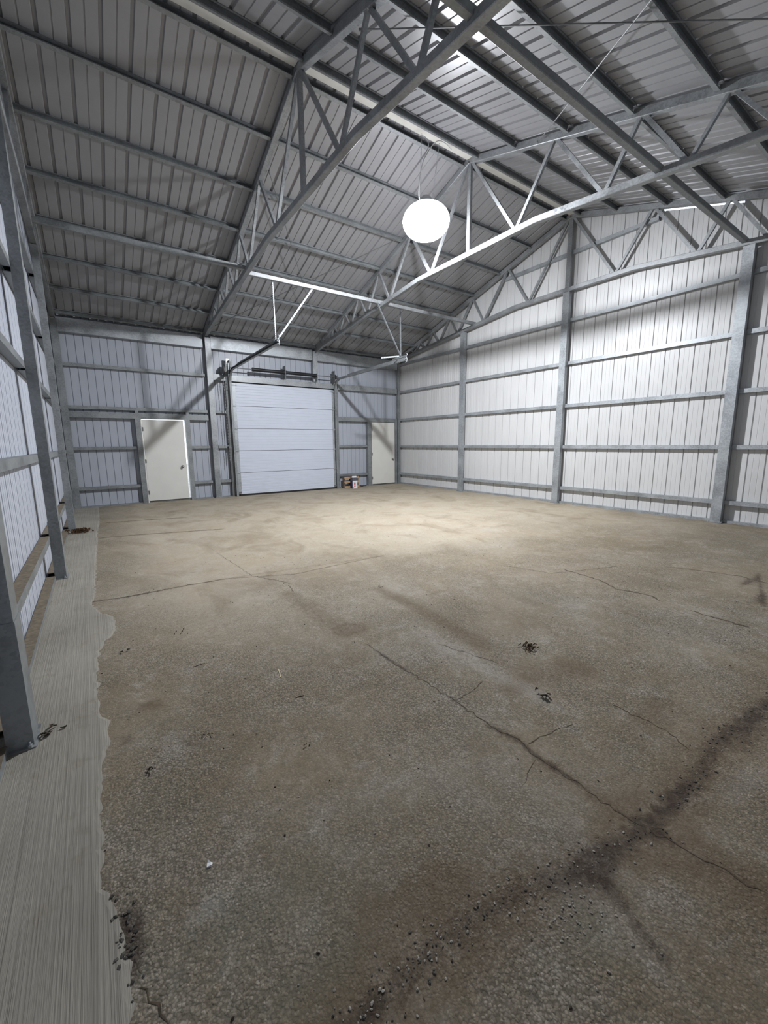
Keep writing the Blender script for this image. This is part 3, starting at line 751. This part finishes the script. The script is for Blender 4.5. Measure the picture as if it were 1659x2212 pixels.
def build_floor():
    xs = np.concatenate([np.arange(-.09, 3.6, .015), np.linspace(3.6, L+.09, 140)])
    ys = np.concatenate([np.arange(YN-.09, -8, .015), np.linspace(-8, .09, 200)])
    X, Y = np.meshgrid(xs, ys); nx, ny = len(xs), len(ys)
    A = np.zeros((ny, nx, 4), np.float32)
    A[..., 0] = polyd(X, Y, DARKB, .045, .50)+polyd(X, Y, DARKR, .04, .55)+polyd(X, Y, JOINT[4:], .012, .35)+polyd(X, Y, [(1.906, -9.45), (1.915, -9.7)], .02, .4)+polyd(X, Y, JOINT[8:12], .028, .45)+blob(X, Y, 1.95, -10.12, .04, .05, .35)+polyd(X, Y, JOINT2, .03, .4) \
        + blob(X, Y, 1.70, -11.03, .17, .06, .5)+blob(X, Y, 2.95, -11.12, .30, .07, .5)+blob(X, Y, 2.2, -11.06, .2, .05, .3) \
        + blob(X, Y, 5.7, -10.42, .22, .05, .8)+blob(X, Y, 5.2, -10.62, .22, .05, .6)+polyd(X, Y, [(6.1, -10.4), (5.0, -10.7)], .03, .5) \
        + polyd(X, Y, [(1.69, -11.0), (1.64, -11.14), (1.60, -11.25)], .03, .55)+polyd(X, Y, [(.42, -10.3), (.40, -10.45)], .03, .8) \
        + blob(X, Y, .39, -10.36, .035, .07, .8)+blob(X, Y, .45, -9.42, .03, .06, .5) \
        + polyd(X, Y, [(.318, -7.144), (.567, -7.185), (.9, -7.175)], .02, .62)+blob(X, Y, .10, -3.36, .22, .12, .7)+blob(X, Y, .75, -10.9, .16, .03, .5)
    A[..., 1] = polyd(X, Y, DARKB, .13, .42)+polyd(X, Y, DARKR, .13, .45)+polyd(X, Y, [(1.85, -8.0), (1.86, -8.6), (1.89, -9.0)], .13, .55) \
        + blob(X, Y, 1.95, -9.02, .16, .10, .6)+polyd(X, Y, [(2.6, -8.4), (2.6, -9.0), (2.56, -9.7)], .09, .6)+polyd(X, Y, [(2.55, -9.7), (2.5, -10.15)], .14, .35) \
        + blob(X, Y, 3.5, -9.46, .12, .22, .5)+blob(X, Y, 2.8, -10.3, .11, .14, .8)+blob(X, Y, 2.27, -10.22, .10, .08, .5)+blob(X, Y, 2.55, -10.25, .2, .15, .4) \
        + blob(X, Y, .57, -9.17, .09, .07, .75)+blob(X, Y, 2.7, -10.78, .25, .1, .5)+blob(X, Y, 3.95, -10.04, .2, .25, .45)+blob(X, Y, 1.2, -10.75, .17, .12, .45) \
        + blob(X, Y, 1.0, -10.75, .07, .12, .55)+polyd(X, Y, JOINT[8:], .05, .45)+blob(X, Y, 5.2, -8.8, .5, .6, .35)+blob(X, Y, 6.5, -6.5, .8, .3, .35) \
        + blob(X, Y, 4.2, -8.0, .3, .7, .3)+polyd(X, Y, [(.49, -2.57), (1.26, -2.7), (1.8, -2.86)], .05, .6)+polyd(X, Y, [(.38, -4.02), (.92, -4.11), (2.1, -4.47)], .05, .6) \
        + polyd(X, Y, [(.6, -7.18), (1.5, -7.2), (3.3, -7.45)], .035, .45)+blob(X, Y, 1.8, -11.35, .5, .1, .25)+polyd(X, Y, JOINT2, .09, .5)+blob(X, Y, .7, -9.61, .05, .05, .5)
    A[..., 2] = blob(X, Y, 2.77, -8.5, .25, .5, .45)+blob(X, Y, 3.25, -9.0, .2, .4, .4)+blob(X, Y, 2.33, -9.66, .12, .45, .55)+blob(X, Y, 2.35, -10.3, .10, .3, .5) \
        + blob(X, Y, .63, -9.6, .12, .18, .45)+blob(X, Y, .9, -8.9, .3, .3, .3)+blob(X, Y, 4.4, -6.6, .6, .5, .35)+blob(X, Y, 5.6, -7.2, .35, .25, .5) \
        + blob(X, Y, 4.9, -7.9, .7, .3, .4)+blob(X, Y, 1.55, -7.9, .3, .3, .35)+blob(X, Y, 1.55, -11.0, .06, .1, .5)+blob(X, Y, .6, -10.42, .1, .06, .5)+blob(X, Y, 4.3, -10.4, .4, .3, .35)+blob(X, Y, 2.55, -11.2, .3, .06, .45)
    A[..., 3] = blob(X, Y, .66, -10.49, .22, .10, .6)+blob(X, Y, 1.50, -11.12, .10, .10, .7)+blob(X, Y, .55, -9.9, .14, .2, .45)+blob(X, Y, .95, -10.5, .3, .2, .4)+blob(X, Y, .72, -10.75, .3, .1, .45)+blob(X, Y, .62, -9.35, .15, .15, .35)
    A[..., 1] = A[..., 1]*1.55+blob(X, Y, 1.6, -11.1, 1.6, .45, .28)+polyd(X, Y, DARKB[3:], .11, .35)+blob(X, Y, .9, -10.7, .4, .3, .15)  # broad blob paints the foreground dimming in, over the real brown stains
    A[..., 0] *= 1.35; A[..., 2] *= 1.3; A[..., 3] += blob(X, Y, .9, -10.9, .9, .6, .25)+blob(X, Y, .6, -9.6, .3, .5, .2)  # green-tinted foreground dimming painted in beside the real greenish patches
    A = np.clip(A, 0, 1)
    V = np.stack([X, Y, np.zeros_like(X)], -1).reshape(-1, 3).astype(np.float32)
    i = np.arange(nx*ny).reshape(ny, nx)
    Fc = np.stack([i[:-1, :-1], i[:-1, 1:], i[1:, 1:], i[1:, :-1]], -1).reshape(-1, 4)
    me = bpy.data.meshes.new('slab'); me.vertices.add(len(V)); me.vertices.foreach_set('co', V.ravel())
    me.loops.add(Fc.size); me.loops.foreach_set('vertex_index', Fc.ravel().astype(np.int32))
    me.polygons.add(len(Fc)); me.polygons.foreach_set('loop_start', np.arange(0, Fc.size, 4, dtype=np.int32))
    me.update(calc_edges=True)
    ca = me.color_attributes.new('stain_and_shade', 'FLOAT_COLOR', 'POINT'); ca.data.foreach_set('color', A.reshape(-1))
    rng = np.random.RandomState(4); wv = np.clip((Y+9.5+.35*np.sin(X*1.7)+.2*np.sin(Y*2.3+X))/2.6, 0, 1)*np.clip((X-.2)/.9, .25, 1)
    W = np.stack([wv, wv, wv, np.ones_like(wv)], -1).astype(np.float32)
    cb = me.color_attributes.new('wear', 'FLOAT_COLOR', 'POINT'); cb.data.foreach_set('color', W.reshape(-1))
    link('slab', me, M['floor'], floor)
    # brushed concrete strip along the left wall: thin topping with a ragged edge
    edge = [(.44, -1.1), (.44, -1.26), (.43, -2.4), (.39, -3.49), (.385, -4.3), (.37, -5.23), (.355, -6.2), (.338, -7.12), (.32, -7.2), (.36, -7.45), (.46, -7.62), (.475, -7.82), (.46, -8.02), (.385, -8.15), (.357, -8.38), (.35, -8.88), (.36, -9.1), (.395, -9.2), (.392, -9.37), (.36, -9.5), (.352, -9.8), (.348, -10.12), (.38, -10.28), (.418, -10.46), (.40, -10.58), (.41, -11.1), (.40, YN-.05)]
    bm = BM(); rnd = random.Random(3); prev = None; pts = []
    for (xa, ya), (xb, yb) in zip(edge, edge[1:]):
        n = max(1, int(abs(ya-yb)/.03))
        for k in range(n): pts.append((xa+(xb-xa)*k/n+rnd.uniform(-.013, .010), ya+(yb-ya)*k/n))
    pts.append(edge[-1]); pts = [(.44, .05)]+pts
    for x, y in pts:
        row = [bm.verts.new((-.075, y, .004)), bm.verts.new((x-.02, y, .0035)), bm.verts.new((x, y, -.001))]
        if prev:
            for k in range(2): bm.faces.new((prev[k], prev[k+1], row[k+1], row[k]))
        prev = row
    obj('concrete_strip', bm, M['strip'], floor)
build_floor()
def ribbon(pts, w, z=.0012, seed=0, jit=.012):
    rnd = random.Random(seed); P = []
    for (x0, y0), (x1, y1) in zip(pts, pts[1:]):
        n = max(1, int(math.hypot(x1-x0, y1-y0)/.025))
        for k in range(n): P.append(Vector((x0+(x1-x0)*k/n+rnd.uniform(-jit, jit), y0+(y1-y0)*k/n+rnd.uniform(-jit, jit)*.5, z)))
    P.append(Vector((*pts[-1], z))); bm = BM(); prev = None
    for i, p in enumerate(P):
        d = P[min(i+1, len(P)-1)]-P[max(i-1, 0)]; n = Vector((-d.y, d.x, 0)).normalized()
        ww = w*rnd.uniform(.25, 1.3)*(.1 if i in (0, len(P)-1) else 1)
        row = (bm.verts.new(p-n*ww), bm.verts.new(p+n*ww))
        if prev: bm.faces.new((prev[0], prev[1], row[1], row[0]))
        prev = row
    obj('crack', bm, M['crack'], floor)
for i, (p, wd) in enumerate([(JOINT[:3], .0018), (JOINT[4:], .0024), (JOINT2, .003), ([(1.948, -10.11), (2.08, -10.1), (2.217, -10.07)], .0025), ([(1.995, -10.54), (2.15, -10.56), (2.293, -10.59)], .0022),
        ([(1.941, -10.624), (1.85, -10.65), (1.758, -10.679)], .0014), ([(4.6, -9.1), (4.587, -9.26), (4.551, -9.555), (4.431, -9.751), (4.506, -10.003), (4.422, -10.15)], .009),
        ([(4.405, -10.364), (4.394, -10.495), (4.381, -10.647), (4.392, -10.756)], .012), ([(5.6, -9.7), (5.759, -10.071), (5.838, -10.324), (5.783, -10.55)], .007),
        ([(.318, -7.144), (.567, -7.185), (1.083, -7.172), (1.482, -7.198)], .007), ([(1.482, -7.198), (2.138, -7.489), (2.61, -7.455), (3.335, -7.448)], .0035),
        ([(.494, -2.569), (1.264, -2.695), (1.803, -2.861)], .010), ([(.378, -4.02), (.922, -4.109), (2.103, -4.472)], .007),
        ([(1.75, -7.3), (1.95, -7.7), (1.9, -8.0)], .003), ([(.42, -10.5), (.47, -10.62), (.5, -10.68)], .003), ([(2.3, -9.55), (2.42, -9.9), (2.45, -10.0)], .002),
        ([(4.2, -8.6), (4.35, -9.1), (4.6, -9.2), (5.2, -9.4)], .003), ([(2.6, -10.62), (2.62, -10.85), (2.55, -11.0)], .003)]):
    ribbon(p, wd, seed=i)
# grit and crumbs
def stones(n, place, mat, smin, smax, seed, name):
    rnd = random.Random(seed); bm = BM()
    for _ in range(n):
        x, y = place(rnd); s = rnd.uniform(smin, smax)
        m = Matrix.Translation((x, y, s*.3)) @ Matrix.Rotation(rnd.uniform(0, 6.3), 4, 'Z') @ Matrix.Rotation(rnd.uniform(-.4, .4), 4, 'X') @ Matrix.Diagonal((s*rnd.uniform(.8, 1.5), s*rnd.uniform(.6, 1), s*rnd.uniform(.4, .8), 1))
        r = bmesh.ops.create_icosphere(bm, subdivisions=1, radius=1, matrix=m)
        for v in r['verts']: v.co += Vector((rnd.uniform(-1, 1), rnd.uniform(-1, 1), rnd.uniform(-.5, .5)))*s*.18
    return obj(name, bm, mat, floor, kind='stuff')
def along(pts, w):
    def f(r):
        i = r.randrange(len(pts)-1); t = r.random(); a, b = pts[i], pts[i+1]
        return a[0]+(b[0]-a[0])*t+r.gauss(0, w), a[1]+(b[1]-a[1])*t+r.gauss(0, w)
    return f
stones(120, along(DARKB, .03), M['stone'], .0015, .0055, 1, 'loose_grit')
stones(150, along(DARKB, .035), M['stonedark'], .0015, .0048, 2, 'loose_grit')
stones(110, along(DARKR, .03), M['stonedark'], .002, .006, 3, 'loose_grit')
stones(60, along(DARKR, .05), M['stone'], .002, .004, 4, 'loose_grit')
stones(500, lambda r: (r.uniform(.45, 4.5), r.uniform(-11.3, -8)), M['stone'], .0015, .004, 5, 'scattered_grit')
stones(350, lambda r: (r.uniform(.0, 5), r.uniform(-11.3, -6)), M['soil'], .002, .005, 6, 'scattered_grit')
stones(45, lambda r: (r.gauss(.40, .02), r.gauss(-10.37, .06)), M['stonedark'], .003, .008, 8, 'loose_grit')
stones(60, lambda r: (r.gauss(1.5, .07), r.gauss(-11.08, .06)), M['stone'], .002, .005, 9, 'loose_grit')

# ------------------------------------------------------------------ small things lying on the floor
def clump(x, y, s, label, mat, cat='debris', seed=0, name='debris_clump', n=7, fs=1.0):
    rnd = random.Random(seed); bm = BM()
    for _ in range(n):   # curled, torn leaf flakes
        c = Vector((x+rnd.gauss(0, s*.45), y+rnd.gauss(0, s*.35), .004+s*.05)); a = rnd.uniform(0, 6.3); l = s*fs*rnd.uniform(.45, .9); ww = l*rnd.uniform(.3, .6)
        d = Vector((math.cos(a), math.sin(a), 0)); q = Vector((-d.y, d.x, 0)); vs = []
        for k in range(5):
            t = k/4; wd = ww*math.sin(math.pi*(.12+.8*t))*.5; lift = s*.16*math.sin(t*3+a)+s*.08
            vs.append([bm.verts.new(c+d*l*(t-.5)+q*wd*e+Vector((0, 0, max(0, lift+abs(e)*s*.14)))) for e in (-1, 0, 1)])
        for r0, r1 in zip(vs, vs[1:]):
            for k in range(2): bm.faces.new((r0[k], r0[k+1], r1[k+1], r1[k]))
    o = obj(name, bm, mat); o['label'] = label; o['category'] = cat
    # origin at the base
    o.data.transform(Matrix.Translation((-x, -y, 0))); o.location = (x, y, 0); return o
clump(.863, -8.30, .045, 'dark dead leaf lying alone, upper of the leaves on the left part of the floor', M['leaf'], 'leaf', 1, 'dead_leaf', 3)
clump(.487, -8.39, .032, 'small dark leaf crumb close to the brushed concrete strip', M['leaf'], 'leaf', 2, 'dead_leaf', 4)
clump(.515, -9.70, .028, 'brown curled leaf in the lower left of the floor', M['leaf'], 'leaf', 3, 'dead_leaf', 4)
clump(.779, -9.61, .022, 'tiny brown leaf scrap left of the middle of the floor', M['leaf'], 'leaf', 4, 'dead_leaf', 4)
clump(2.768, -9.98, .06, 'rust brown clump of crumbs on the right half of the floor', M['rustclump'], 'debris', 5, 'debris_clump', 60, .28)
clump(2.648, -8.37, .035, 'small black scrap in the middle of the floor', M['soil'], 'debris', 6, 'debris_clump', 3)
clump(.14, -3.36, .16, 'pile of brown plant litter at the foot of the farthest left post', M['rustclump'], 'debris', 7, 'debris_clump', 110, .3)
clump(.15, -9.15, .05, 'little heap of dry litter beside the foot of the closest left post', M['leaf'], 'debris', 8, 'debris_clump', 8)
clump(1.15, -9.95, .02, 'tiny dark speck of leaf below the middle of the floor', M['leaf'], 'leaf', 9, 'dead_leaf', 3)
clump(2.38, -10.36, .05, 'dark green leaf scrap right of the long floor joint', M['soil'], 'leaf', 10, 'dead_leaf', 5)
clump(7.62, -.10, .09, 'brown crumbs on the floor between pallet and door jamb', M['rustclump'], 'debris', 11, 'debris_clump', 9)
def stick(x, y, l, a, r, label, mat, name='wood_splinter'):
    bm = BM(); d = Vector((math.cos(a), math.sin(a), 0))
    tube(bm, [Vector((0, 0, r))-d*l/2, Vector((.1*l*.1, 0, r*1.3)), Vector((0, 0, r))+d*l/2], r, 6); bmesh.ops.scale(bm, vec=(1, 1, .7), verts=bm.verts)
    o = obj(name, bm, mat); o.location = (x, y, 0); o['label'] = label; o['category'] = 'splinter'
stick(1.264, -9.28, .095, 1.35, .0028, 'pale straw coloured splinter of wood on the floor', M['straw'])
stick(1.27, -9.576, .045, -.2, .003, 'short brown splinter of wood below the pale one', M['rustclump'])
stick(.879, -8.885, .07, .1, .002, 'thin dark twig left of the pale splinter', M['leaf'], 'twig')
bm = BM(); vs = [(-.010, -.007), (.004, -.010), (.012, -.002), (.006, .004), (.001, .013), (-.006, .006)]
top = [bm.verts.new((a, b, .004+.003*math.sin(i*2))) for i, (a, b) in enumerate(vs)]; low = [bm.verts.new((a, b, .0)) for a, b in vs]
bm.faces.new(top); bm.faces.new(low[::-1])
for i in range(6): bm.faces.new((low[i], low[(i+1) % 6], top[(i+1) % 6], top[i]))
o = obj('paint_flake', bm, M['card_white']); o.location = (.64, -10.272, 0); o['label'] = 'small white chip lying low in the left half of the floor'; o['category'] = 'chip'

# ------------------------------------------------------------------ yard outside, seen only through the door gaps
bm = BM(); g = bmesh.ops.create_grid(bm, x_segments=4, y_segments=4, size=30)
o = obj('ground', bm, simple('gravel_yard', (.45, .44, .42), .9, 0, .2, 2)); o.location = (4.5, -6, -.06); o['kind'] = 'structure'
